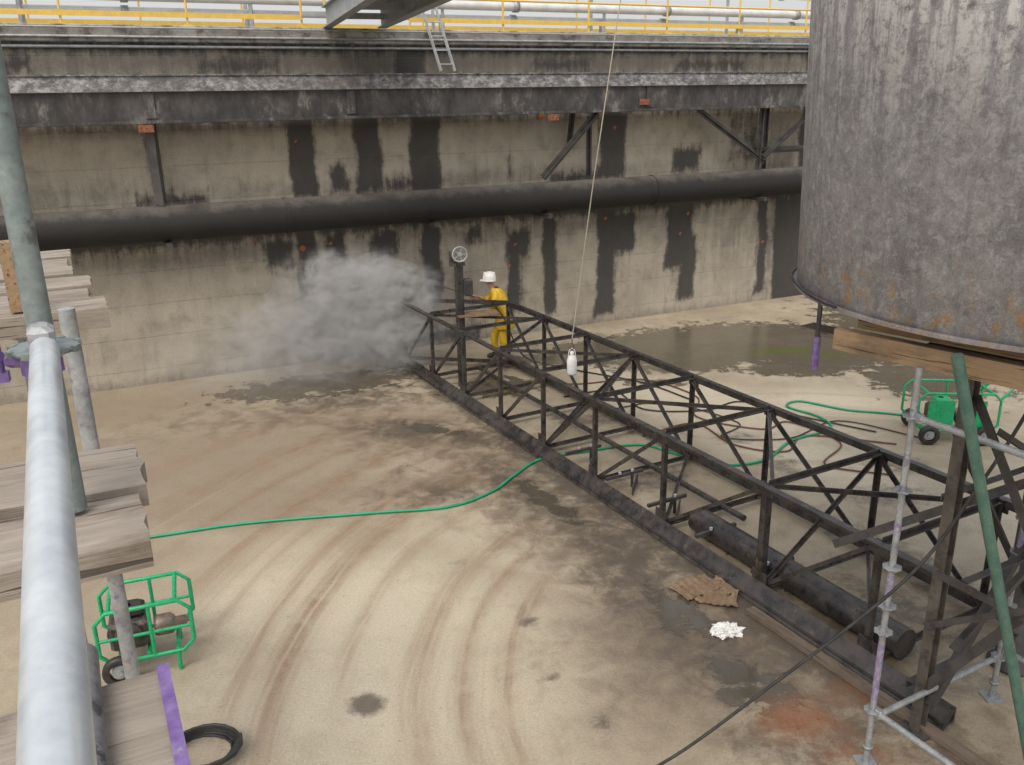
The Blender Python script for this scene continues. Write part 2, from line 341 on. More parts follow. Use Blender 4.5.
for (u0,z0,ru,rz,s) in [(1.5,3.5,2.5,.4,.6),(7.3,1.0,2.2,1.2,.85),(9,3.45,8,.25,.6),(12,2.35,8,.3,.6),(3,2.35,4,.3,.65),(16,2,2,2,.4),(-2,2,2,2,.4),(8,.0,20,.2,.6),(5,4.65,14,.25,.75),(9,5.7,20,.4,.95),(17.2,2.5,.9,3,.75),
  (5.6,1.7,.45,1.2,.5),(10.1,1.4,.45,1.2,.5),(12.5,1.4,.5,1.4,.5),(14.4,1.5,.5,1.3,.5)]:
    grime=np.maximum(grime,s*np.exp(-((UU-u0)/ru)**2-((ZZ-z0)/rz)**2))
orr=np.zeros_like(UU)
for (u0,z0,s) in [(5.55,2.3,.07),(4.62,2.5,.04),(12.55,4.35,.05),(14.6,2.35,.05),(7.85,2.35,.04),(14.4,1.9,.05),(10.75,4.62,.08),(16.9,1.5,.05),(12.35,2.4,.05),(6.1,2.35,.05),(3.0,4.65,.08),(9.95,1.55,.04),(10.1,2.0,.04),(5.6,1.5,.03),(5.6,4.3,.03),(16.85,4.2,.04)]:
    orr=np.maximum(orr,np.exp(-((UU-u0)/s)**2-((ZZ-z0)/s)**2))
pts=np.stack([W0.x+U.x*UU,W0.y+U.y*UU,ZZ],-1).reshape(-1,3)
iw=np.arange(UU.size).reshape(UU.shape)
qw=np.stack([iw[:-1,:-1],iw[:-1,1:],iw[1:,1:],iw[1:,:-1]],-1).reshape(-1,4)
n=N("board_marked_wall_concrete");P=n.geo();x=n.xyz(P)
uu=n.math('ADD',n.math('MULTIPLY',x[0],.9082),n.math('MULTIPLY',x[1],.4185))
uv=n.comb(uu,0.,x[2])
n1=n.noise(1.2,6,.6,uv);n2=n.noise(4,7,.72,uv,.3);st=n.noise(3,6,.7,n.mapv(uv,(2.2,1,.3)));n3=n.noise(40,3,.6,uv)
base=n.mix(n.ss(n1,.35,.65),(.41,.37,.30),(.325,.293,.235))
base=n.mix(n.ss(st,.5,.75,0.,.45),base,(.21,.187,.15))
base=n.mix(n.ss(n.noise(2.4,6,.7,uv,.5),.5,.7,0.,.55),base,(.225,.20,.163))
base=n.mix(n.ss(st,.28,.42,.35,0.),base,(.50,.462,.39))
fr=n.math('FRACT',n.math('DIVIDE',n.math('ADD',x[2],n.math('MULTIPLY',n1,.03)),.61))
ln=n.ss(n.math('ABSOLUTE',n.math('SUBTRACT',fr,.5)),.0,.03,1.,0.)
lines=n.math('MULTIPLY',ln,n.ss(n2,.35,.6,.2,1.))
base=n.mix(n.math('MULTIPLY',lines,.35),base,(.12,.105,.088))
nm=n.math('SUBTRACT',n.math('ADD',n.math('MULTIPLY',st,.5),n.math('MULTIPLY',n2,.5)),.5)
gm=n.math('ADD',n.attr("grime"),n.math('MULTIPLY',nm,1.5))
base=n.mix(n.ss(gm,.15,1.,0.,.82),base,(.08,.073,.066))
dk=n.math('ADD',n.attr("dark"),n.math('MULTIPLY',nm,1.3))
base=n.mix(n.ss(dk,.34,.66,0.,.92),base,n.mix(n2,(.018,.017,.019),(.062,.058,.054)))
base=n.mix(n.ss(n.math('MULTIPLY',n.attr("orange"),n.math('ADD',n2,.5)),.4,.6,0.,.9),base,(.42,.12,.04))
base=n.mix(.35,base,n.mix(n3,(0,0,0),(1,1,1)),'OVERLAY')
n.bump(n.math('SUBTRACT',n.math('ADD',n2,n.math('MULTIPLY',n3,.4)),n.math('MULTIPLY',lines,.5)),.4,.02)
m_wall=n.fin(base,.8)
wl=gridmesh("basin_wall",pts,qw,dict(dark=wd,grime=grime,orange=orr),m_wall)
meta(wl,"tall tan concrete basin wall with black tar streaks","wall")
bb=B();bb.box(WP(9,2.94,-.17),34,.32,6.08,WA);o=mk("wall_backing",bb,m_wall);o.parent=wl
n=N("pale_gravel");m_grav=n.fin(n.mix(n.noise(8,5,.7,n.geo()),(.40,.39,.37),(.55,.54,.52)),.9)
bb=B();a=WP(-300,5.9,-1.9);b_=WP(300,5.9,-1.9);bb.add([a,b_,b_-NW*600,a-NW*600],[(0,1,2,3)])
solo("yard_ground",bb,m_grav,(0,0,0),"pale gravel yard outside the basin","ground",kind="structure")

# walkway
wk=thing("walkway",WP(9,5.95,-.9),"concrete walkway slab with conduits along the wall top","walkway")
bb=B();bb.box(WP(9,6.135,-.88),34,2.0,.27,WA,.015);part(wk,"slab",bb,weather("walkway_concrete",(.26,.25,.23),(.40,.39,.36),(.11,.10,.095),.8,0,2,(.46,.66),.4))
for off,z,rr in((.15,6.08,.022),(.05,5.93,.028),(.165,6.22,.018)):
    bb=B();bb.tube([WP(-8,z,off),WP(26,z,off)],rr,10);part(wk,"conduit",bb,m_galvd)
ZT=6.27
def railing(u0,u1,off,label):
    t=thing("railing",WP((u0+u1)/2,ZT,off),label,"railing","yellow railings on the walkway")
    k=max(1,round((u1-u0)/1.9))
    for i in range(k+1):
        u=u0+(u1-u0)*i/k;bb=B();bb.tube([WP(u,ZT,off),WP(u,ZT+1.07,off)],.02,8);bb.box(WP(u,ZT+.012,off),.14,.14,.02,WA);part(t,"post",bb,m_yel)
    for z in(.56,1.07):
        bb=B();bb.tube([WP(u0,ZT+z,off),WP(u1,ZT+z,off)],.019,8);part(t,"rail",bb,m_yel)
    bb=B();bb.bar(WP(u0,ZT+.17,off+.035),WP(u1,ZT+.17,off+.035),.012,.085);part(t,"toe_board",bb,m_yel)
railing(-7.8,5.9,.02,"long yellow tubular railing on the wall top")
railing(7.95,25.5,.02,"yellow tubular railing beside the ladder on the wall top")
railing(-7.8,25.5,-1.75,"yellow tubular railing on the outer side of the walkway")
for z,rr,off in((.50,.085,-.45),(.28,.06,-.6),(.95,.06,-1.0)):
    t=thing("service_pipe",WP(9,ZT+z,off),"pale insulated service pipe on low stands along the walkway","pipe","service pipes on the walkway")
    bb=B();bb.tube([WP(-8,ZT+z,off),WP(26,ZT+z,off)],rr,12);part(t,"pipe_run",bb,m_wpipe)
    for i in range(9):
        bb=B();bb.bar(WP(-6+i*3.7,ZT,off),WP(-6+i*3.7,ZT+z-rr+.01,off),.06,.06);part(t,"pipe_stand",bb,m_galvd)
        bb=B();bb.lathe(WP(-4.4+i*3.7,ZT+z,off),[(rr,-.06),(rr+.025,-.06),(rr+.025,.06),(rr,.06)],12,U);part(t,"pipe_collar",bb,m_galvd)

# launder beam
lb=thing("launder_beam",WP(9,4.7,.4),"soot-blackened steel launder trough bracketed to the wall","trough")
n=N("flaked_white_steel");fk=n.noise(6,9,.8,n.mapv(n.geo(),(1,1,1.6)));P=n.geo()
k=n.mix(n.ss(fk,.40,.66),(.075,.073,.075),(.36,.355,.36));k=n.mix(n.ss(n.noise(1.6,6,.75,P),.46,.66,0.,.8),k,(.085,.078,.075))
k=n.mix(n.ss(n.noise(1.7,5,.8,P),.66,.72,0.,.7),k,(.2,.09,.05))
n.bump(fk,.5,.012);m_flake=n.fin(k,.65)
bb=B();bb.prof(WP(-8,5.2,.8),WP(26,5.2,.8),[(-.03,.0),(.04,-.0),(-.02,.25),(-.06,.25)]);part(lb,"upper_lip",bb,m_flake)
bb=B();bb.bar(WP(-8,5.455,.66),WP(26,5.455,.66),.3,.02);part(lb,"top_flange",bb,m_flake)
n=N("soot_streaked_steel");P=n.geo();s1=n.noise(3.5,8,.75,n.mapv(P,(1,1,.5)));s2=n.noise(1.1,5,.65,P)
k=n.mix(n.ss(s1,.35,.65),(.03,.029,.03),(.08,.075,.073));k=n.mix(n.math('MULTIPLY',n.ss(s1,.50,.68),n.ss(s2,.42,.62)),k,(.21,.20,.195))
k=n.mix(n.ss(n.noise(1.9,5,.8,P),.68,.72,0.,.7),k,(.17,.08,.045));n.bump(s1,.4,.01);m_soot=n.fin(k,.6)
bb=B();bb.bar(WP(-8,4.95,.76),WP(26,4.95,.76),.02,.48);bb.bar(WP(-8,4.70,.43),WP(26,4.70,.43),.78,.02);bb.bar(WP(-8,4.72,.79),WP(26,4.72,.79),.08,.05);part(lb,"channel",bb,m_soot)
for u in(-1,3.1,6.5,12.9,19,22):
    bb=B();bb.box(WP(u,4.98,.785),.16,.03,.4,WA);part(lb,"stiffener",bb,m_soot)
def lbr(a,b,w=.1):
    bb=B();bb.angle(a,b,w,.014,NW);bb.angle(a,b,w,.014,NW,-1,-1);part(lb,"bracket",bb,m_steel2)
bb=B();bb.bar(WP(3.08,4.69,.55),WP(3.08,3.36,.55),.15,.15);part(lb,"hanger",bb,m_steel2)
lbr(WP(11.75,4.69,.6),WP(10.5,3.42,.55),.08);lbr(WP(11.3,4.69,.35),WP(11.3,4.0,.2),.07);lbr(WP(11.9,4.6,.02),WP(11.9,3.4,.02),.06)
lbr(WP(14.3,4.69,.6),WP(16.3,3.5,.55),.07);lbr(WP(16.1,4.69,.6),WP(16.1,3.3,.55),.08);lbr(WP(16.5,4.69,.3),WP(16.5,3.3,.3),.07);lbr(WP(17.6,4.6,.6),WP(16.2,3.6,.6),.07);lbr(WP(15.9,3.75,.5),WP(17.8,3.75,.5),.07)
for u,z in((10.6,4.62),(12.75,4.88),(3.0,4.62)):
    bb=B();bb.box(WP(u,z,.82),.24,.03,.12,WA);part(lb,"rusty_plate",bb,m_orange)

# large wall pipe
wp=thing("wall_pipe",WP(9,2.65,.55),"large black sludge pipe running along the wall","pipe")
n=N("sooty_pipe_steel");P=n.geo();s1=n.noise(3,8,.78,P)
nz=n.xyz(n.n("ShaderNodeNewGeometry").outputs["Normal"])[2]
k=n.mix(n.ss(n.math('ADD',nz,n.math('MULTIPLY',s1,1.1)),.95,1.75),n.mix(s1,(.006,.006,.006),(.022,.02,.019)),(.12,.108,.096))  # upward faces painted paler: dust plus top light put into the colour
k=n.mix(n.ss(n.noise(1.3,4,.6,P),.5,.65,0.,.6),k,(.017,.016,.016))
n.bump(s1,.5,.03);m_pipe=n.fin(k,.75)
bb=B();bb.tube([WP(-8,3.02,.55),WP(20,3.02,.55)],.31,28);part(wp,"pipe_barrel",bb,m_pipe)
for u in(-3,5.2,13.2):
    bb=B();bb.lathe(WP(u,3.02,.55),[(.3,-.03),(.325,-.03),(.325,.03),(.3,.03)],28,U,False);part(wp,"pipe_flange",bb,m_pipe)
for u in(0.5,3.1,8.0,10.5,16.1):
    bb=B();bb.bar(WP(u,2.67,0.),WP(u,2.67,.9),.1,.08);part(wp,"pipe_bracket",bb,m_steel2)

# ladder
ld=thing("ladder",WP(8.3,5.48,.75),"aluminium ladder leaning from the trough to the walkway","ladder")
for du in(-.14,.14):
    bb=B();bb.bar(WP(8.42+du,5.50,.72),WP(8.15+du,7.0,.25),.022,.05);part(ld,"stile",bb,m_alu)
for i in range(6):
    k=(i+.5)/6;a=WP(8.28,5.50,.72).lerp(WP(8.01,7.0,.25),k);b_=WP(8.56,5.50,.72).lerp(WP(8.29,7.0,.25),k)
    bb=B();bb.tube([a,b_],.011,8);part(ld,"rung",bb,m_alu)

# access bridge
ba=WP(6.85,6.45,0.1);bd=V((.31,-.951,0)).normalized();bc=ba+bd*19;bn=V((-bd.y,bd.x,0))
br_=thing("access_bridge",ba,"grey steel access bridge spanning out from the wall top","bridge")
for s_ in(-.5,.5):
    bb=B();bb.ibeam(ba+bn*s_,bc+bn*s_,.16,.36,.02);part(br_,"girder",bb,m_grey)
bb=B();bb.bar(ba+V((0,0,.2)),bc+V((0,0,.2)),1.02,.03);part(br_,"deck",bb,m_grey)
for i in range(11):
    q_=ba.lerp(bc,(i+.2)/11);bb=B();bb.bar(q_-bn*.48,q_+bn*.48,.06,.1);part(br_,"cross_beam",bb,m_grey)
for s_ in(-.52,.52):
    for z in(.75,1.25):
        bb=B();bb.tube([ba+bn*s_+V((0,0,z)),bc+bn*s_+V((0,0,z))],.024,8);part(br_,"handrail",bb,m_yel)
    for i in range(9):
        q_=ba.lerp(bc,i/8)+bn*s_;bb=B();bb.tube([q_+V((0,0,.2)),q_+V((0,0,1.25))],.024,8);part(br_,"rail_post",bb,m_yel)

# ---------------------------------------------------------------- drum
DC=V((4.37,6.6,0));DR=2.04
dr=thing("feedwell_drum",DC+V((0,0,3.5)),"large weathered galvanised steel drum raised on timber and posts","drum")
n=N("weathered_drum_steel");P=n.geo();x=n.xyz(P)
a1=n.noise(1.8,8,.7,P);a2=n.noise(12,9,.82,P,.4);a3=n.noise(70,4,.7,P);sv=n.noise(5,7,.78,n.mapv(P,(1.8,1.8,.14)))
sv2=n.noise(9,6,.7,n.mapv(P,(1.5,1.5,.08)));a4=n.noise(4.5,8,.75,P,.6)
k=n.mix(n.ss(a1,.35,.65),(.27,.275,.305),(.38,.385,.42))
k=n.mix(n.ss(a2,.48,.62,0.,.75),k,(.57,.58,.615))
k=n.mix(n.ss(a4,.52,.66,0.,.5),k,(.50,.51,.55))
k=n.mix(n.ss(a2,.32,.46,.65,0.),k,(.15,.145,.165))
k=n.mix(n.ss(a4,.34,.46,.5,0.),k,(.17,.16,.18))
k=n.mix(n.ss(sv2,.52,.68,0.,.4),k,(.17,.165,.185))
up=n.ss(x[2],4.4,5.7)
k=n.mix(n.math('MULTIPLY',n.ss(sv,.44,.57),n.math('MULTIPLY',up,n.ss(a2,.38,.53))),k,(.74,.75,.78))
k=n.mix(n.math('MULTIPLY',n.ss(a1,.56,.7),n.ss(x[2],4.7,5.5,0.,.4)),k,(.11,.10,.11))
low=n.ss(x[2],3.5,4.3,1.,0.)
rs=n.math('MULTIPLY',n.ss(n.math('ADD',n.math('ADD',n.math('MULTIPLY',n.noise(10,7,.75,P),.6),n.math('MULTIPLY',sv,.4)),n.math('MULTIPLY',low,.09)),.575,.63),n.ss(n.noise(1.5,3,.6,P),.45,.56))
k=n.mix(n.math('MULTIPLY',rs,n.math('MAXIMUM',n.math('MULTIPLY',low,.85),.12)),k,(.50,.30,.11))
k=n.mix(n.ss(x[2],3.5,3.55,.5,0.),k,(.18,.12,.08))
k=n.mix(.5,k,n.mix(a3,(0,0,0),(1,1,1)),'OVERLAY')
n.bump(n.math('ADD',a2,n.math('MULTIPLY',a3,.4)),.35,.01);m_drum=n.fin(k,n.ss(a2,.3,.7,.5,.75),.05)
def DRz(z): return DR+.05*(z-3.5)/1.5
bb=B();bb.lathe(DC,[(DR-.02,3.5),(DR,3.5),(DRz(8.6),8.6),(DRz(8.6)-.02,8.6),(DR-.02,3.5)],160);part(dr,"shell",bb,m_drum)
bb=B();bb.lathe(DC,[(DR,3.49),(DR+.025,3.49),(DR+.025,3.52),(DR,3.52)],160,smooth=False);part(dr,"bottom_rim",bb,m_drum)
bb=B();bb.disc(DC,DR-.021,3.56,3.6,96);part(dr,"floor_plate",bb,m_steel2)
ang=math.atan2(7.6-6.6,2.55-4.35)
def spz(z,dt=0):
    rr=DRz(z)+.005;a=ang+dt;return DC+V((math.cos(a)*rr,math.sin(a)*rr,z))
tg=V((-math.sin(ang),math.cos(ang),0))
bb=B();bb.bar(spz(3.52),spz(8.6),.03,.05,tg);part(dr,"seam_flange",bb,m_drum)
bb=B();bb.bar(spz(3.52,-.05),spz(8.6,-.05),.02,.03,tg);part(dr,"seam_strip",bb,m_drum)
pr=thing("centre_pier",DC+V((.15,.1,0)),"dark steel centre column under the drum","column")
bb=B();bb.lathe(DC+V((.15,.1,0)),[(.0005,0.01),(.2,0.01),(.2,.03),(.14,.03),(.14,3.4),(.3,3.5),(.3,3.555)],32);part(pr,"column_shaft",bb,m_steel2)

# ---------------------------------------------------------------- truss
O=V((-2.12,16.55,0));D=V((.4726,-.881,0)).normalized();T=V((.881,.4726,0)).normalized();DA=math.atan2(D.y,D.x)
def TP(s,t,z): return O+D*s+T*t+V((0,0,z))
HT=1.3;WT=1.65
tr=thing("rake_arm_truss",TP(6,.8,0),"long dark wet steel lattice rake arm lying on the floor","truss")
nd=[0,1.35,2.7,4.05,5.39,6.74,8.2,9.84,11.2]
END=12.1
def tm(name,a,b_,w=.07,up=(0,0,1),fx=1,fy=1,m=m_steel):
    bb=B();bb.angle(a,b_,w,.01,up,fx,fy);part(tr,name,bb,m)
def chord(a,b_,w,fx,fy):
    bb=B();bb.angle(a,b_,w,.014,(0,0,1),fx,fy);part(tr,"chord",bb,m_steel)
chord(TP(-.05,0,HT),TP(END,0,HT),.08,1,-1)
chord(TP(1.3,WT,HT),TP(END,WT,HT),.08,-1,-1)
bb=B();bb.angle(TP(-.05,0,.05),TP(END,0,.05),.14,.016,(0,0,1),1,1);part(tr,"chord",bb,m_steel)
chord(TP(1.3,WT,.06),TP(END,WT,.06),.1,-1,1)
# sloping bottom trough plate along the arm
bb=B();a0,a1_=2.0,END
vs=[TP(a0,-.15,.012),TP(a1_,-.15,.012),TP(a1_,-.012,.20),TP(a0,-.012,.20),TP(a0,-.13,.006),TP(a1_,-.13,.006),TP(a1_,-.006,.175),TP(a0,-.006,.175)]
bb.add(vs,[(0,1,2,3),(7,6,5,4),(0,4,5,1),(1,5,6,2),(2,6,7,3),(3,7,4,0)]);part(tr,"trough_plate",bb,m_steel)
for i,s in enumerate(nd):
    tm("upright",TP(s,.012,.08),TP(s,.012,HT),.055 if s!=9.84 else .08,T)
    if i>0: tm("upright",TP(s,WT-.012,.08),TP(s,WT-.012,HT),.055,T,-1,-1)
    if i==0:
        tm("strut",TP(0,0,HT-.03),TP(1.35,WT,HT-.03),.07);tm("strut",TP(0,0,.1),TP(1.35,WT,.1),.06)
    else:
        tm("strut",TP(s,.02,HT-.025),TP(s,WT-.02,HT-.025),.055);tm("strut",TP(s,.02,.09),TP(s,WT-.02,.09),.05)
for i in range(len(nd)-1):
    a,b_=nd[i],nd[i+1]
    tm("brace",TP(a,.03,.1),TP(b_,.03,HT-.05),.042,T)
    if i>0:
        tm("brace",TP(b_,WT-.03,.1),TP(a,WT-.03,HT-.05),.042,T,-1,-1)
        if i%2: tm("brace",TP(a,.05,HT-.05),TP(b_,WT-.05,HT-.05),.042);tm("brace",TP(b_,.05,.14),TP(a,WT-.05,.14),.04)
        else: tm("brace",TP(b_,.05,HT-.05),TP(a,WT-.05,HT-.05),.042)
        if i in(3,6): tm("brace",TP(b_,.05,.12),TP(b_,WT-.05,HT-.06),.042)
for i,s in enumerate(nd[1:]):
    for t_,z in((-.004,HT-.07),(-.004,.25),(WT+.004,HT-.07),(WT+.004,.15)):
        bb=B();bb.box(TP(s,t_,z),.2,.01,.12,DA);part(tr,"gusset_plate",bb,m_steel)
for s in(6.0,7.0,7.9,8.8,9.7):
    bb=B();bb.bar(TP(s,.03,.22),TP(s,.62,.22),.04,.04);bb.bar(TP(s+.22,.3,.08),TP(s-.08,.6,.08),.015,.12);bb.bar(TP(s,.45,.02),TP(s,.45,.2),.035,.035)
    part(tr,"scraper_blade",bb,m_steel2)
    for t_ in(.25,.45):
        bb=B();bb.disc(TP(s,t_,.243),.02,0,.03,6);part(tr,"bolt",bb,m_galv)
bb=B();bb.tube([TP(8.4,.40,.17),TP(11.3,.40,.17)],.15,22);part(tr,"sludge_pipe",bb,m_steel)
bb=B();bb.tube([TP(1.4,.95,.12),TP(8.6,.95,.12)],.04,10);part(tr,"spray_pipe",bb,m_steel)
bb=B();bb.bar(TP(10.0,-.27,.03),TP(12.6,-.23,.03),.11,.045);solo("loose_board",bb,m_plankb,TP(11,-.25,.01),"wet brown timber board lying along the truss","board")

# winch post
wpz=thing("winch_post",TP(1.95,.34,0),"dark steel post with pulley wheel at its top","post")
q_=TP(1.95,.34,0);bb=B();bb.bar(q_+V((0,0,.02)),q_+V((0,0,2.3)),.12,.12,T);part(wpz,"post_shaft",bb,m_steel)
q2=q_+V((.03,-.03,2.44));wa=V((.25,-.97,0));bb=B()
bb.lathe(q2,[(.115,-.022),(.14,-.028),(.14,.028),(.115,.022),(.115,-.022)],24,wa)
for k in range(5):
    t=k*2*math.pi/5;xx=V((.97,.25,0));bb.bar(q2,q2+xx*.12*math.cos(t)+V((0,0,.12*math.sin(t))),.018,.018)
bb.disc(q2,.035,-.03,.03,12,wa);part(wpz,"pulley_wheel",bb,m_alu)
bb=B();bb.box(q_+V((-.12,.0,2.36)),.07,.08,.24,.25);bb.box(q_+V((-.02,.0,2.26)),.26,.09,.05,.25);part(wpz,"wheel_bracket",bb,m_engine)
bb=B();bb.box(q_+V((.15,.02,1.85)),.16,.14,.3,.25,.02);part(wpz,"winch_box",bb,m_steel2)
bb=B();bb.box(q_+V((.3,.1,1.345)),.75,.34,.03,.25);part(wpz,"shelf_plate",bb,m_card)

# ---------------------------------------------------------------- worker
PW=V((-.20,16.6,0))
ps=thing("person",PW,"worker in yellow rain suit and white hard hat holding a lance","person")
J={'pel':((.08,0,.93),.135),'sp':((.03,0,1.11),.125),'ch':((-.07,0,1.32),.14),'nk':((-.15,0,1.47),.058),'hd':((-.19,0,1.57),.075),'cr':((-.21,0,1.67),.085),
'sR':((-.08,-.19,1.39),.08),'eR':((-.15,-.28,1.15),.06),'wR':((-.36,-.16,1.25),.04),'kR':((-.43,-.13,1.275),.034),
'sL':((-.10,.19,1.39),.08),'eL':((-.28,.25,1.19),.06),'wL':((-.54,.02,1.33),.04),'kL':((-.61,-.01,1.345),.034),
'hR':((.08,-.11,.86),.12),'nR':((.03,-.16,.48),.09),'aR':((.18,-.18,.1),.06),'tR':((.01,-.20,.05),.045),
'hL':((.08,.11,.86),.12),'nL':((-.14,.15,.50),.09),'aL':((-.12,.17,.1),.06),'tL':((-.30,.19,.05),.045)}
E=[('pel','sp'),('sp','ch'),('ch','nk'),('nk','hd'),('hd','cr'),('ch','sR'),('sR','eR'),('eR','wR'),('wR','kR'),('ch','sL'),('sL','eL'),('eL','wL'),('wL','kL'),
('pel','hR'),('hR','nR'),('nR','aR'),('aR','tR'),('pel','hL'),('hL','nL'),('nL','aL'),('aL','tL')]
ks=list(J);me=bpy.data.meshes.new("skel");me.from_pydata([J[k][0] for k in ks],[(ks.index(a),ks.index(b)) for a,b in E],[])
so_=bpy.data.objects.new("skel",me);col.objects.link(so_);md=so_.modifiers.new("s",'SKIN');md.use_smooth_shade=True
for i,k in enumerate(ks):
    sv_=me.skin_vertices[0].data[i];sv_.radius=(J[k][1],J[k][1]);sv_.use_root=(k=='pel')
sb=so_.modifiers.new("ss",'SUBSURF');sb.levels=2;sb.render_levels=2
dg=bpy.context.evaluated_depsgraph_get();dg.update();ev=so_.evaluated_get(dg)
bme=bpy.data.meshes.new_from_object(ev);bpy.data.objects.remove(so_)
body=B();body.add([v.co.copy() for v in bme.vertices],[tuple(p_.vertices) for p_ in bme.polygons],True)
lance_a=V((-.22,-.13,1.25));lance_b=V((-1.22,-.12,1.60));ld_=(lance_b-lance_a).normalized()
def hand(c,side):
    for k in range(4):
        a=V(c)+ld_*(.03-.022*k);L=[.9,1,.95,.78][k]
        body.tube([a+V((0,side*.02,.02)),a+V((0,side*.0,.045*L)),a+V((0,-side*.03*L,.03)),a+V((0,-side*.035*L,.0))],.009,6,taper=[1,.95,.85,.7])
    a=V(c)+ld_*.02;body.tube([a+V((0,side*.015,-.01)),a+V((0,-side*.01,-.03)),a+V((0,-side*.035,-.015))],.011,6,taper=[1,.9,.75])
hand((-.46,-.13,1.29),-1);hand((-.64,-.03,1.355),1)
body.lathe(V((-.28,0,1.605)),[(.016,0),(.014,.015),(.004,.032)],8,V((-1,0,-.2)))
for s_ in(-1,1): body.lathe(V((-.20,s_*.083,1.61)),[(.028,-.006),(.03,.004),(.018,.01)],8,V((0,s_,0)))
body.v=[tuple(V(v)+PW) for v in body.v]
bo=part(ps,"body",body,[m_suit,m_skin,m_boot])
for pg in bo.data.polygons:
    c=pg.center
    if c.z>1.48: pg.material_index=1
    elif c.z<.17: pg.material_index=2
    elif c.x<-.40 and c.z>1.2: pg.material_index=1
bb=B();hc=PW+V((-.205,0,1.64))
bb.lathe(hc,[(.133,-.005),(.137,.0),(.130,.01),(.132,.05),(.124,.10),(.098,.145),(.05,.172),(.0005,.178)],24);bb.box(hc+V((-.13,0,.004)),.11,.16,.012,0,.005);bb.bar(hc+V((-.11,0,.135)),hc+V((.11,0,.135)),.03,.06)
part(ps,"hard_hat",bb,m_hat)
bb=B()
prf=[(.09,1.50),(.14,1.46),(.195,1.38),(.22,1.30),(.22,1.18),(.21,1.06),(.225,.9),(.26,.72),(.25,.70),(.2,.88)]
vs=[];n_=36
for r_,z in prf:
    for k in range(n_):
        t=2*math.pi*k/n_;w_=1+.05*math.sin(5*t+z*9)+.03*math.sin(9*t-z*14)
        vs.append(PW+V((.07-.30*max(0,z-.95)+r_*.78*w_*math.cos(t),r_*1.12*w_*math.sin(t),z)))
fs=[(i*n_+k,i*n_+(k+1)%n_,(i+1)*n_+(k+1)%n_,(i+1)*n_+k) for i in range(len(prf)-1) for k in range(n_)]
bb.add(vs,fs,True);part(ps,"rain_jacket",bb,m_suit)
lc=thing("pressure_lance",PW+lance_a,"thin steel pressure washing lance held by the worker","lance")
bb=B();bb.tube([PW+lance_a,PW+lance_b],.013,8);part(lc,"lance_tube",bb,m_steel2)
bb=B();bb.tube([PW+lance_b-ld_*.08,PW+lance_b],.018,8);part(lc,"nozzle",bb,m_steel2)
hs=smoothpath([PW+lance_a,PW+V((.05,-.35,1.0)),PW+V((.3,-.3,.4)),PW+V((.6,-.1,.03)),PW+V((1.5,-.8,.02)),PW+V((2.6,-1.6,.02)),PW+V((3.3,-2.6,.02))],8)
bb=B();bb.tube(hs,.014,8);part(lc,"supply_hose",bb,m_hosek)

# mist
def mist():
    n=N("spray_mist");n.t.nodes.remove(n.b);P=n.geo()
    nz=n.noise(1.4,6,.68,P,1.2);nz2=n.noise(4.5,4,.65,n.mapv(P,(.6,.6,1.2)),.8)
    tot=None
    for c,rad,rz,tilt,dn,am in [((-2.85,16.2,1.72),(1.7,.7,.75),.1,.10,4.5,2.2),((-3.2,15.9,.95),(2.2,1.1,1.4),.35,0,1.9,1.9),((-4.2,15.5,.6),(3.0,1.4,1.3),.42,0,.55,1.2),((-1.96,16.47,1.72),(.72,.13,.10),.0,.16,45.,.3),((-2.45,16.38,1.83),(.85,.26,.24),.05,.14,14.,.9),((-2.3,16.1,.8),(1.4,.9,1.2),.3,0,1.8,1.6)]:
        s1=n.n("ShaderNodeVectorMath",operation='SUBTRACT');n.set(s1.inputs[0],P);s1.inputs[1].default_value=c
        rt=n.n("ShaderNodeVectorRotate",rotation_type='EULER_XYZ');rt.invert=True;n.set(rt.inputs["Vector"],s1.outputs[0]);rt.inputs["Rotation"].default_value=(0,tilt,rz)
        dv=n.n("ShaderNodeVectorMath",operation='DIVIDE');n.set(dv.inputs[0],rt.outputs[0]);dv.inputs[1].default_value=rad
        ln=n.n("ShaderNodeVectorMath",operation='LENGTH');n.set(ln.inputs[0],dv.outputs[0])
        f=n.ss(n.math('ADD',ln.outputs["Value"],n.math('MULTIPLY',n.math('SUBTRACT',nz,.5),am)),-.1,1.,dn,0.)
        f=n.math('MULTIPLY',f,n.ss(ln.outputs["Value"],.75,1.15,1.,0.))
        f=n.math('MULTIPLY',f,f) if False else f
        tot=f if tot is None else n.math('ADD',tot,f)
    tot=n.math('MULTIPLY',tot,n.ss(nz2,.36,.66,.25,1.6))
    v=n.n("ShaderNodeVolumeScatter");v.inputs["Color"].default_value=(1,1,1,1);n.set(v.inputs["Density"],tot);v.inputs["Anisotropy"].default_value=-.1
    n.t.links.new(v.outputs[0],n.out.inputs["Volume"])
    try: n.m.cycles.volume_step_rate=1.5
    except Exception: pass
    bb=B();bb.box(V((-3.8,15.65,1.4)),6.6,2.2,2.76,.4)
    solo("mist_cloud",bb,n.m,(-3.8,15.65,0),"grey white water spray drifting over the floor","mist",kind="stuff")
mist()

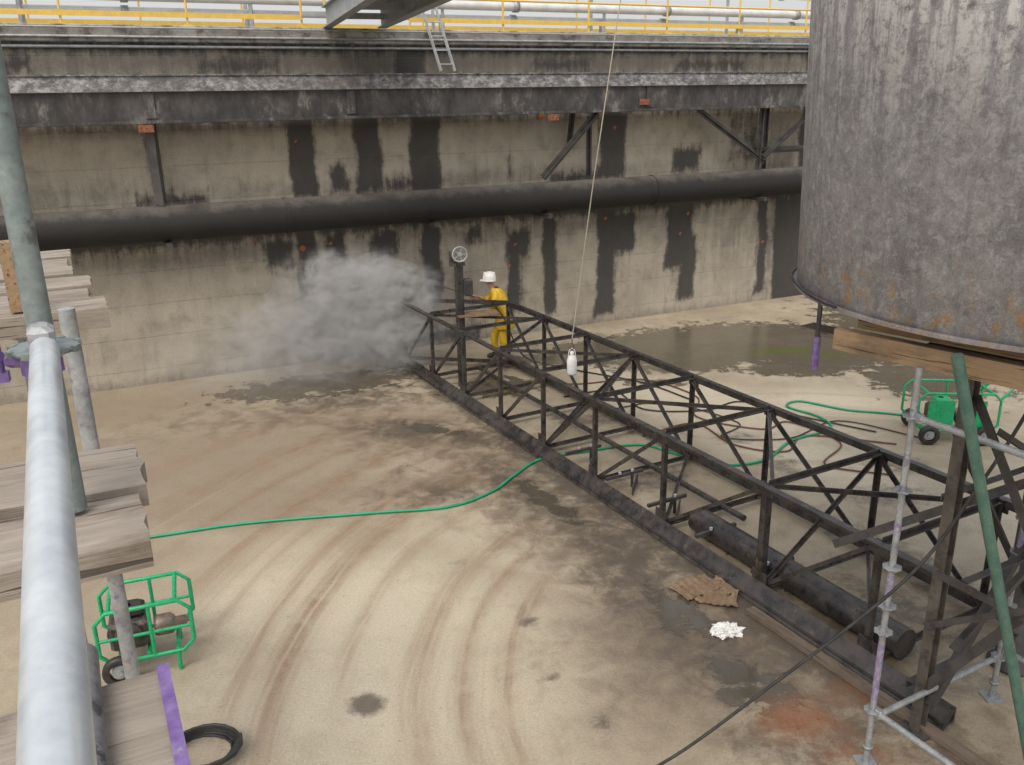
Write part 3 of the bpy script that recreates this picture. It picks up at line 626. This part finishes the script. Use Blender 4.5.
# ---------------------------------------------------------------- hoses, ropes
def hose(name,pts,rr,m,label,k=8,cat="hose"):
    b_=B();pp=smoothpath(pts,k);b_.tube(pp,rr,8);return solo(name,b_,m,pts[0],label,cat)
def Z(l,z): return [(a,b,z) for a,b in l]
hose("garden_hose",Z([(-6.2,9.3),(-5.3,9.15),(-4.37,9.41),(-3.5,9.68),(-2.7,9.82),(-1.7,9.95),(-.83,10.08),(-.3,10.5),(.0,11.0),(.38,11.55),(1.0,11.8),(1.9,12.05),(2.35,11.7),(2.93,11.25),(3.6,11.4),(4.2,12.1),(4.95,12.56),(4.95,13.1),(4.6,13.6),(4.9,13.85),(5.5,13.4),(6.1,13.2),(6.8,12.9)],.022),.019,m_hoseg,"bright green water hose snaking across the basin floor")
hose("air_hose",Z([(.4,15.2),(1.2,15.0),(2.4,15.2),(3.2,14.2),(3.0,13.2),(3.9,12.6),(4.4,12.9),(4.9,12.0),(4.4,11.2),(5.2,10.8)],.02),.013,m_hoser,"thin red air hose looping over the pale floor")
hose("air_hose",Z([(.9,14.3),(1.8,14.6),(2.2,13.6),(3.2,13.5),(3.9,13.9),(4.6,13.2),(5.6,12.4)],.02),.013,m_hosek,"thin black air hose looping over the pale floor")
hose("air_hose",Z([(2.0,12.4),(2.9,12.9),(3.3,12.0),(4.0,11.7),(4.5,12.3),(5.7,11.9)],.02),.013,m_hoser,"thin rusty red hose under the truss")
hose("air_hose",Z([(1.6,13.6),(2.6,13.9),(3.6,12.9),(3.2,12.3),(4.2,12.2),(5.2,12.9),(6.2,12.1)],.02),.011,m_hosek,"second thin black hose tangled on the floor")
cab=[(-.2,4.9,.02),(.5,5.25,.02),(1.07,5.3,.2),(1.82,5.3,.86),(2.71,5.28,1.76),(3.09,5.27,2.43),(3.36,5.25,3.08),(3.5,5.35,3.48)]
hose("power_cable",cab,.012,m_hosek,"slack black cable rising from floor to drum base",cat="cable")
bb=B();coil=[]
for i in range(110):
    t=i/90*2*math.pi*5;rr=.19+.045*math.sin(i*.37)+.01*i/18;coil.append(V((-2.55+rr*math.cos(t)*1.15+.01*math.sin(i),5.68+rr*math.sin(t),.02+.0012*i)))
bb.tube(coil,.014,8);solo("coiled_hose",bb,m_hosek,(-2.55,5.68,0),"black hose coiled on the basin floor","hose")
hl=thing("hoist_rope",(2.0,11.4,9.5),"thin pale hoist rope hanging from above with hook","rope")
bb=B();bb.tube([(1.95,11.4,9.5),(1.38,11.4,6.0),(1.1,11.4,4),(.83,11.4,1.86)],.008,6);part(hl,"rope_line",bb,m_rope)
bb=B();hk=[V((.83,11.4,1.87)),V((.83,11.4,1.8)),V((.855,11.4,1.765)),V((.85,11.4,1.725)),V((.815,11.4,1.72)),V((.8,11.4,1.75))]
bb.tube(hk,.008,6);part(hl,"hook",bb,m_steel2)
jg=thing("plastic_jug",(.83,11.4,1.36),"white plastic jug hanging on a rope hook","jug")
bb=B();bb.lathe(V((.83,11.4,1.36)),[(.0005,0),(.062,0),(.07,.02),(.07,.2),(.055,.25),(.025,.28),(.025,.3)],20);part(jg,"jug_body",bb,m_white)
bb=B();bb.lathe(V((.83,11.4,1.36)),[(.03,.295),(.03,.325),(.0005,.326)],12);part(jg,"cap",bb,m_white)
bb=B();bb.tube(smoothpath([(.78,11.4,1.6),(.79,11.4,1.69),(.83,11.4,1.73),(.87,11.4,1.69),(.88,11.4,1.6)],5),.006,6);part(jg,"carry_handle",bb,m_white)

# ---------------------------------------------------------------- litter
def crumple(name,c,sx,sy,sz,m,label,cat,seed):
    bb=B();nn=24;vs=[];fs=[]
    for i in range(nn+1):
        for j in range(nn*2):
            th=math.pi*i/nn;ph=math.pi*j/nn;d=V((math.sin(th)*math.cos(ph),math.sin(th)*math.sin(ph),math.cos(th)))
            k=1+.6*noise.noise(d*2.6+V((seed,0,0)))+.35*abs(noise.noise(d*7+V((0,seed,0))))+.2*noise.noise(d*15)
            q_=V((d.x*sx*k,d.y*sy*k,max(d.z,-.35)*sz*k));vs.append(V(c)+q_+V((0,0,sz*.4)))
    for i in range(nn):
        for j in range(nn*2): fs.append((i*nn*2+j,(i+1)*nn*2+j,(i+1)*nn*2+(j+1)%(nn*2),i*nn*2+(j+1)%(nn*2)))
    bb.add(vs,fs);return solo(name,bb,m,c,label,cat)
crumple("plastic_bag",(2.05,7.25,0),.12,.09,.06,m_white,"crumpled white plastic bag on the stained floor","bag",3.1)
for k,(x_,y_,a,w_,h_,tl) in enumerate([(1.92,8.05,.5,.5,.32,.05),(2.1,7.85,-.3,.42,.3,.12),(2.2,8.05,1.0,.3,.26,.18)]):
    bb=B();nx_=24;R=Matrix.Rotation(a,3,'Z');vs=[];fs=[]
    for lay in(0,1):
        for i in range(nx_+1):
            for j in range(5):
                u=i/nx_-.5;v_=j/4-.5;z=.02+lay*.006+.006*math.sin(i*1.6)+.12*tl*(u+.5)+.04*max(0,noise.noise(V((u*3,v_*3,k))))
                jag=1+.12*noise.noise(V((u*7,v_*7,k+5)))
                vs.append(V((x_,y_,0))+R@V((u*w_*jag,v_*h_*jag,z)))
    o5=(nx_+1)*5
    for i in range(nx_):
        for j in range(4):
            a0=i*5+j;fs.append((a0,a0+1,a0+6,a0+5));fs.append((o5+a0,o5+a0+5,o5+a0+6,o5+a0+1))
    bb.add(vs,fs,True);solo("cardboard_scrap",bb,m_card,(x_,y_,0),"wet torn brown corrugated cardboard piece on floor","cardboard","cardboard scraps on the floor")

# ---------------------------------------------------------------- pressure washers
def pump(loc,rz,label,L_=.95,W_=.55,H_=.6,wheels=True,panel=False,handle=True):
    t=thing("pressure_washer",loc,label,"pressure washer","green pressure washers on the floor")
    M_=Matrix.Translation(V(loc))@Matrix.Rotation(rz,4,'Z')
    def q(x,y,z): return M_@V((x,y,z))
    zb=.2;r_=.02
    def loop(y):
        pts=[(-L_/2,y,zb+.1),(-L_/2,y,H_-.1),(-L_/2+.1,y,H_),(L_/2-.1,y,H_),(L_/2,y,H_-.1),(L_/2,y,zb+.1),(L_/2-.1,y,zb),(-L_/2+.1,y,zb)]
        return [q(*a) for a in pts]
    bb=B()
    for y in(-W_/2,W_/2): bb.tube(loop(y),r_,8,True)
    for x_ in(-L_/2+.15,0,L_/2-.15): bb.tube([q(x_,-W_/2,zb),q(x_,W_/2,zb)],r_,8)
    for x_ in(-L_/2+.12,L_/2-.12): bb.tube([q(x_,-W_/2,H_),q(x_,W_/2,H_)],r_,8)
    for y in(-W_/2,W_/2):
        bb.tube([q(0.05,y,zb),q(.05,y,H_)],r_*.9,8)
        if not wheels: bb.tube([q(-L_/2,y,H_*.62),q(L_/2,y,H_*.62)],r_*.8,8)
    if handle: bb.tube([q(L_/2,-W_/2+.03,H_-.1),q(L_/2+.25,-W_/2+.05,H_+.18),q(L_/2+.25,W_/2-.05,H_+.18),q(L_/2,W_/2-.03,H_-.1)],r_,8)
    if panel:
        for (a0,b0) in ((-.42,-.05),(.08,.4)):
            bb.add([q(a0,-W_/2+.02,zb+.03),q(b0,-W_/2+.02,zb+.03),q(b0,-W_/2+.02,H_-.12),q(a0,-W_/2+.02,H_-.12),q(a0,-W_/2+.04,zb+.03),q(b0,-W_/2+.04,zb+.03),q(b0,-W_/2+.04,H_-.12),q(a0,-W_/2+.04,H_-.12)],[(0,1,2,3),(7,6,5,4),(0,4,5,1),(1,5,6,2),(2,6,7,3),(3,7,4,0)])
    part(t,"frame",bb,m_green)
    bb=B();bb.box(q(-.15,0,zb+.17),.34,.3,.28,rz,.03);bb.lathe(q(-.15,-.16,zb+.2),[(.0005,-.05),(.11,-.05),(.12,-.02),(.12,.02)],20,(M_.to_3x3()@V((0,1,0))))
    bb.tube([q(-.15,0,zb+.3),q(-.15,0,zb+.42)],.04,10)
    part(t,"engine",bb,m_engine)
    bb=B();bb.box(q(-.12,.02,zb+.37),.24,.2,.1,rz,.03);part(t,"fuel_tank",bb,m_green if panel else m_boot)
    bb=B();bb.lathe(q(.06,0,zb+.15),[(.0005,0),(.09,0),(.1,.03),(.1,.15),(.07,.18),(.05,.19),(.05,.28),(.02,.29),(.02,.34)],16,(M_.to_3x3()@V((1,0,0))))
    part(t,"pump_head",bb,m_pump)
    for x_ in((-L_/2+.18,L_/2-.18) if wheels else (-L_/2+.15,)):
        for y in(-W_/2-.06,W_/2+.06):
            w=bpy.data.objects.new("wheel",None);col.objects.link(w)
            w.parent=t;w.location=M_.to_3x3()@V((x_,y,.15))
            ax=M_.to_3x3()@V((0,1,0));c=q(x_,y,.15)
            b2=B();b2.lathe(c,[(.09,-.035),(.13,-.04),(.15,-.02),(.15,.02),(.13,.04),(.09,.035),(.09,-.035)],24,ax)
            o1=mk("tyre",b2,m_boot,c);o1.parent=w
            b2=B();b2.disc(c,.07,-.02,.02,20,ax);b2.disc(c,.03,-.05,.05,12,ax);o2=mk("rim",b2,m_galvd,c);o2.parent=w
    if not wheels:
        for y in(-W_/2,W_/2):
            bb=B();bb.tube([q(L_/2-.15,y,zb),q(L_/2-.15,y,.01)],.02,8);part(t,"foot",bb,m_green)
    return t
pump((-3.45,7.0,0),.35,"green tube-frame pressure washer standing on the floor",.8,.52,.72,False,False,False)
pump((6.6,12.25,0),-.1,"green wheeled pressure washer parked on the floor",1.15,.65,.78,True,True)

# ---------------------------------------------------------------- centre scaffold
def rosette(bb,c,ax=V((0,0,1))):
    c=V(c);bb.lathe(c,[(.024,-.005),(.06,-.005),(.062,0),(.06,.005),(.024,.005)],16,ax,False)
    for k in range(8):
        t=k*math.pi/4;x_=V((math.cos(t),math.sin(t),0));bb.bar(c+x_*.055,c+x_*.066,.02,.012)
def std(x_,y_,z0,z1,label,purples=(),m=m_galvd,group="ringlock scaffold standards",rz=()):
    t=thing("scaffold_standard",(x_,y_,z0),label,"scaffold pole",group)
    bb=B();bb.tube([(x_,y_,z0+.01),(x_,y_,z1)],.0235,14);part(t,"tube",bb,m)
    if z0<.1:
        bb=B();bb.box((x_,y_,.008),.15,.15,.012);bb.lathe((x_,y_,.01),[(.018,.006),(.018,.14),(.04,.14),(.04,.16),(.0245,.16)],10);part(t,"base_jack",bb,m)
    for z in rz:
        bb=B();rosette(bb,(x_,y_,z));part(t,"rosette",bb,m)
    for a,b_ in purples:
        bb=B();bb.tube([(x_,y_,a),(x_,y_,b_)],.0252,14);part(t,"painted_band",bb,m_purpf)
    return t
S0=V((2.72,5.5,0));S1=S0+T*1.57;S2=S0+D*1.57;S3=S1+D*1.57
rzs=[.42,.92,1.42,1.72,2.4,2.9]
std(S0.x,S0.y,0,3.25,"slim galvanised scaffold pole with faded purple painted bands",((.6,1.1),(1.5,1.68),(2.0,2.1)),rz=(.5,1.2,1.42,1.74,2.35,2.9))
std(S1.x,S1.y,0,3.3,"galvanised scaffold pole beside the centre pier",((1.4,1.6),),rz=rzs)
std(S2.x,S2.y,0,3.3,"galvanised scaffold pole under the drum edge",(),rz=rzs)
std(S3.x,S3.y,0,3.3,"galvanised scaffold pole under the drum",(),rz=rzs)
def ledger(a,b_,z,label="galvanised scaffold ledger tube between poles",m=m_galvd):
    a=V((a.x,a.y,z));b_=V((b_.x,b_.y,z));d=(b_-a).normalized()
    t=thing("scaffold_ledger",(a+b_)/2,label,"scaffold tube","scaffold ledgers")
    bb=B();bb.tube([a+d*.07,b_-d*.07],.0242,12);part(t,"tube",bb,m)
    for q_ in(a+d*.055,b_-d*.055):
        bb=B();bb.box(q_,.06,.04,.07,math.atan2(d.y,d.x),.008);part(t,"wedge_head",bb,m)
ledger(S0,S2,2.9);ledger(S0,S1,.42);ledger(S0,S2,.5);ledger(S1,S3,2.9);ledger(S2,S3,2.9);ledger(S1,S3,.5);ledger(S2,S3,.5)

def post(x_,y_,label):
    t=thing("shoring_column",(x_,y_,0),label,"column","steel shoring columns")
    bb=B();bb.ibeam((x_,y_,.01),(x_,y_,3.2),.09,.09,.01,T);part(t,"column_shaft",bb,m_muddy)
    bb=B();bb.box((x_,y_,.012),.24,.24,.02,DA);part(t,"base_plate",bb,m_steel2)
    bb=B();bb.box((x_,y_,3.21),.18,.18,.02,DA);part(t,"head_plate",bb,m_steel2)
Q1=V((3.28,5.85,0));Q2=Q1+T*1.75;Q3=Q1+D*1.6
post(Q1.x,Q1.y,"muddy steel shoring column under the drum rim");post(Q2.x,Q2.y,"steel shoring column near the centre pier");post(Q3.x,Q3.y,"steel shoring column under the drum edge")
fr=thing("cross_bracing",Q1,"dark crossed steel braces between shoring columns","bracing")
def xb(a,b_,w=.07,m=m_steel2):
    bb=B();bb.angle(a,b_,w,.012,T);part(fr,"brace",bb,m)
def z3(q_,z): return V((q_.x,q_.y,z))
e_=T*-.03
xb(z3(Q1,.35)+e_,z3(Q3,2.9)+e_,.07);xb(z3(Q1,2.9)-e_,z3(Q3,.35)-e_,.07);xb(z3(Q1,1.45)+e_*2,z3(Q3,1.45)+e_*2,.06)
xb(z3(Q1,.3)+D*.09,z3(Q2,2.6)+D*.09,.065);xb(z3(Q1,2.6)-D*.09,z3(Q2,.3)-D*.09,.065);xb(z3(Q1,1.5)+D*.16,z3(Q2,1.5)+D*.16,.06);xb(z3(Q1,.4)-D*.16,z3(Q2,.4)-D*.16,.08)
xb(V((2.75,6.6,1.28)),V((4.0,5.2,2.7)),.07);xb(z3(Q1,2.1)-D*.1,z3(Q2,2.1)-D*.1,.05);xb(z3(Q1,1.0)+e_*3,z3(Q3,2.2)+e_*3,.05)
xb(z3(Q1,.9)+D*.2,z3(Q2,1.9)+D*.2,.05);xb(z3(Q1,2.7)+D*.24,z3(Q2,1.7)+D*.24,.05)
gp=thing("prop_tube",(3.78,5.0,0),"dark green steel tube leaning under the drum","tube")
bb=B();bb.tube([(2.69,5.0,3.48),(3.78,5.0,.02)],.036,16);part(gp,"tube",bb,m_tubeg)
for a,b_,w_,h_,lab in [((2.36,6.05,3.31),(3.75,4.36,3.31),.09,.15,"stained timber beam laid under the drum rim"),((2.62,6.25,3.41),(4.1,4.5,3.41),.14,.14,"second timber beam under the drum rim")]:
    bb=B();bb.bar(a,b_,w_,h_);solo("timber_beam",bb,m_timber,a,lab,"timber","timber beams under the drum")
for a,b_ in [((3.0,6.0,3.2),(4.3,4.45,3.2)),((3.5,6.9,3.2),(5.4,4.7,3.2))]:
    bb=B();bb.ibeam(a,b_,.1,.14);solo("steel_joist",bb,m_steel2,a,"dark steel joist carrying the timber under the drum","beam","steel joists under the drum")
bb=B();bb.bar((2.50,7.1,3.12),(2.98,6.4,3.12),.2,.04);solo("scaffold_board",bb,m_plankb,(2.5,7.1,3.1),"narrow brown board resting under the drum edge","board")
bb=B();bb.tube([(2.33,6.35,2.98),(2.33,6.35,3.24)],.028,12);jh=solo("screw_jack",bb,m_purp,(2.33,6.35,2.98),"purple painted screw jack below the drum rim","jack")
bb=B();bb.tube([(2.33,6.35,3.23),(2.33,6.35,3.5)],.018,10);o=mk("jack_stem",bb,m_steel2,(2.33,6.35,2.98));o.parent=jh
bb=B();ar=[DC+V((math.cos(t)*(DR+.045),math.sin(t)*(DR+.045),3.535+.012*math.sin(t*9))) for t in [math.radians(150+i*4) for i in range(12)]]
bb.tube(ar,.011,8);solo("rim_cable",bb,m_hosek,ar[0],"black cable draped around the drum rim","cable")

# ---------------------------------------------------------------- near scaffold
def EP(a,b,z): return e1*a+e2*b+V((0,0,z))
def plank(a0,a1,b0,b1,zt,th,m,label,tilt=0.,seed=0,purple=False):
    bb=B();nb=24;na=6;top=[]
    for i in range(nb+1):
        b=b0+(b1-b0)*i/nb
        for j in range(na+1):
            a=a0+(a1-a0)*j/na
            wob=.004*noise.noise(V((b*3,a*9,seed)))+tilt*(b-b1)-(.004 if j in(0,na) else 0)
            eb=b+(.014*noise.noise(V((a*20,seed,3))) if i==nb else 0)
            top.append((a+.005*noise.noise(V((b*4,seed,1))),eb,zt+wob))
    n1=len(top)
    vs=[EP(*t) for t in top]+[EP(t[0],t[1],t[2]-th) for t in top]
    f=[];w=na+1
    for i in range(nb):
        for j in range(na):
            k=i*w+j;f.append((k,k+w,k+w+1,k+1));f.append((n1+k,n1+k+1,n1+k+w+1,n1+k+w))
    for i in range(nb):
        k=i*w;f.append((k,n1+k,n1+k+w,k+w));k=i*w+na;f.append((k,k+w,n1+k+w,n1+k))
    for j in range(na):
        f.append((j,j+1,n1+j+1,n1+j));k=nb*w+j;f.append((k,n1+k,n1+k+1,k+1))
    bb.add(vs,f)
    o=solo("scaffold_plank",bb,m,EP((a0+a1)/2,b1,zt-th),label,"plank","scaffold planks")
    if purple:
        b2=B();b2.bar(EP(a0+.02,b1+.002,zt-.016),EP(a1+.001,b1+.002,zt-.016),.018,.044)
        p_=mk("painted_end",b2,m_purp,o.location);p_.parent=o
L=-1.6
plank(.60,.965,L,.045,4.17,.045,m_plank,"weathered grey plank lying beside the guard rail",0,1)
plank(.98,1.25,L,.02,4.18,.045,m_plank,"weathered grey plank with purple painted end",0,2,True)
plank(1.64,1.88,L,.045,4.21,.055,m_plank,"split grey plank on the scaffold",.01,3)
plank(1.895,2.16,L,.06,4.22,.05,m_plank,"cracked grey plank beside the scaffold pole",-.02,4)
for i,(a,dz,de) in enumerate([(3.92,0,.09),(4.22,-.01,.03),(4.50,.0,.05),(4.80,.01,-.02),(5.1,0,-.04),(5.4,.01,-.02)]):
    plank(a,a+.27,L-.6,de,4.2+dz,.085 if i==0 else .05,m_plank,"weathered grey plank on the next scaffold bay",0,10+i)
bb=B();bb.tube([EP(.2,-.085,4.205),EP(1.3,-.085,4.205)],.023,14)
solo("ledger_tube",bb,weather("dark_tube_steel",(.12,.12,.13),(.2,.2,.21),(.06,.06,.06),.5,.3,12,(.55,.65),.2),EP(1,-.085,4.2),"dull dark steel tube lying across the planks","scaffold tube")
hr=thing("scaffold_guard_rail",EP(1.2,0,4.58),"bright galvanised scaffold guard rail tube","guard rail")
A_=V((-.885,1.6,0))
d_=(V((-.87,1.55,0))-V((-.31,.47,0))).normalized();st_=V((-.31,.47,4.58))-d_*.6
bb=B();bb.tube([st_,V((-.855,1.53,4.58))],.0242,24);part(hr,"rail_tube",bb,m_galv)
bb=B();bb.box(V((-.865,1.545,4.58)),.07,.045,.08,math.atan2(d_.y,d_.x),.01);part(hr,"wedge_head",bb,m_galvd)
def lstd(x_,y_,z0,z1,rz,label,m,pur=()):
    return std(x_,y_,z0,z1,label,pur,m,"guard rail scaffold standards",rz)
lstd(A_.x-.01,A_.y,4.21,6.6,(4.56,),"grey-green scaffold pole beside the guard rail",weather("greenish_galvanised",(.17,.21,.21),(.25,.29,.29),(.12,.13,.13),.5,.3,9,(.55,.65),.2))
lstd(-1.27,2.42,0,4.45,(.6,1.6,2.6,3.63),"galvanised scaffold pole standing on the basin floor",m_galvd)
q_=EP(4.9,-.3,0);lstd(q_.x,q_.y,0,4.12,(1,2,3,3.9),"galvanised scaffold pole under the plank bay",m_galvd)
q_=EP(2.75,-1.9,0);lstd(q_.x,q_.y,0,4.12,(1,2,3,3.9),"galvanised scaffold pole behind the planks",m_galvd)
cl=thing("scaffold_coupler",(-.93,1.58,4.54),"purple painted scaffold coupler clamped on a pole","coupler")
bb=B();bb.lathe((-.905,1.6,4.535),[(.026,-.022),(.038,-.022),(.038,.022),(.026,.022)],14,smooth=False);bb.box((-.95,1.6,4.54),.05,.04,.03,.2,.008);bb.tube([(-.975,1.58,4.505),(-.975,1.58,4.585)],.008,8);bb.tube([(-.99,1.55,4.565),(-.94,1.53,4.565)],.010,8);bb.box((-.975,1.58,4.51),.026,.026,.018,.4)
part(cl,"clamp_body",bb,m_purp)
q_=EP(4.0,-.24,4.21);bb=B();bb.bar(q_,q_+V((0,0,.28)),.05,.09,e1);solo("upright_batten",bb,m_timber,q_,"tan timber batten standing on the weathered planks","batten")
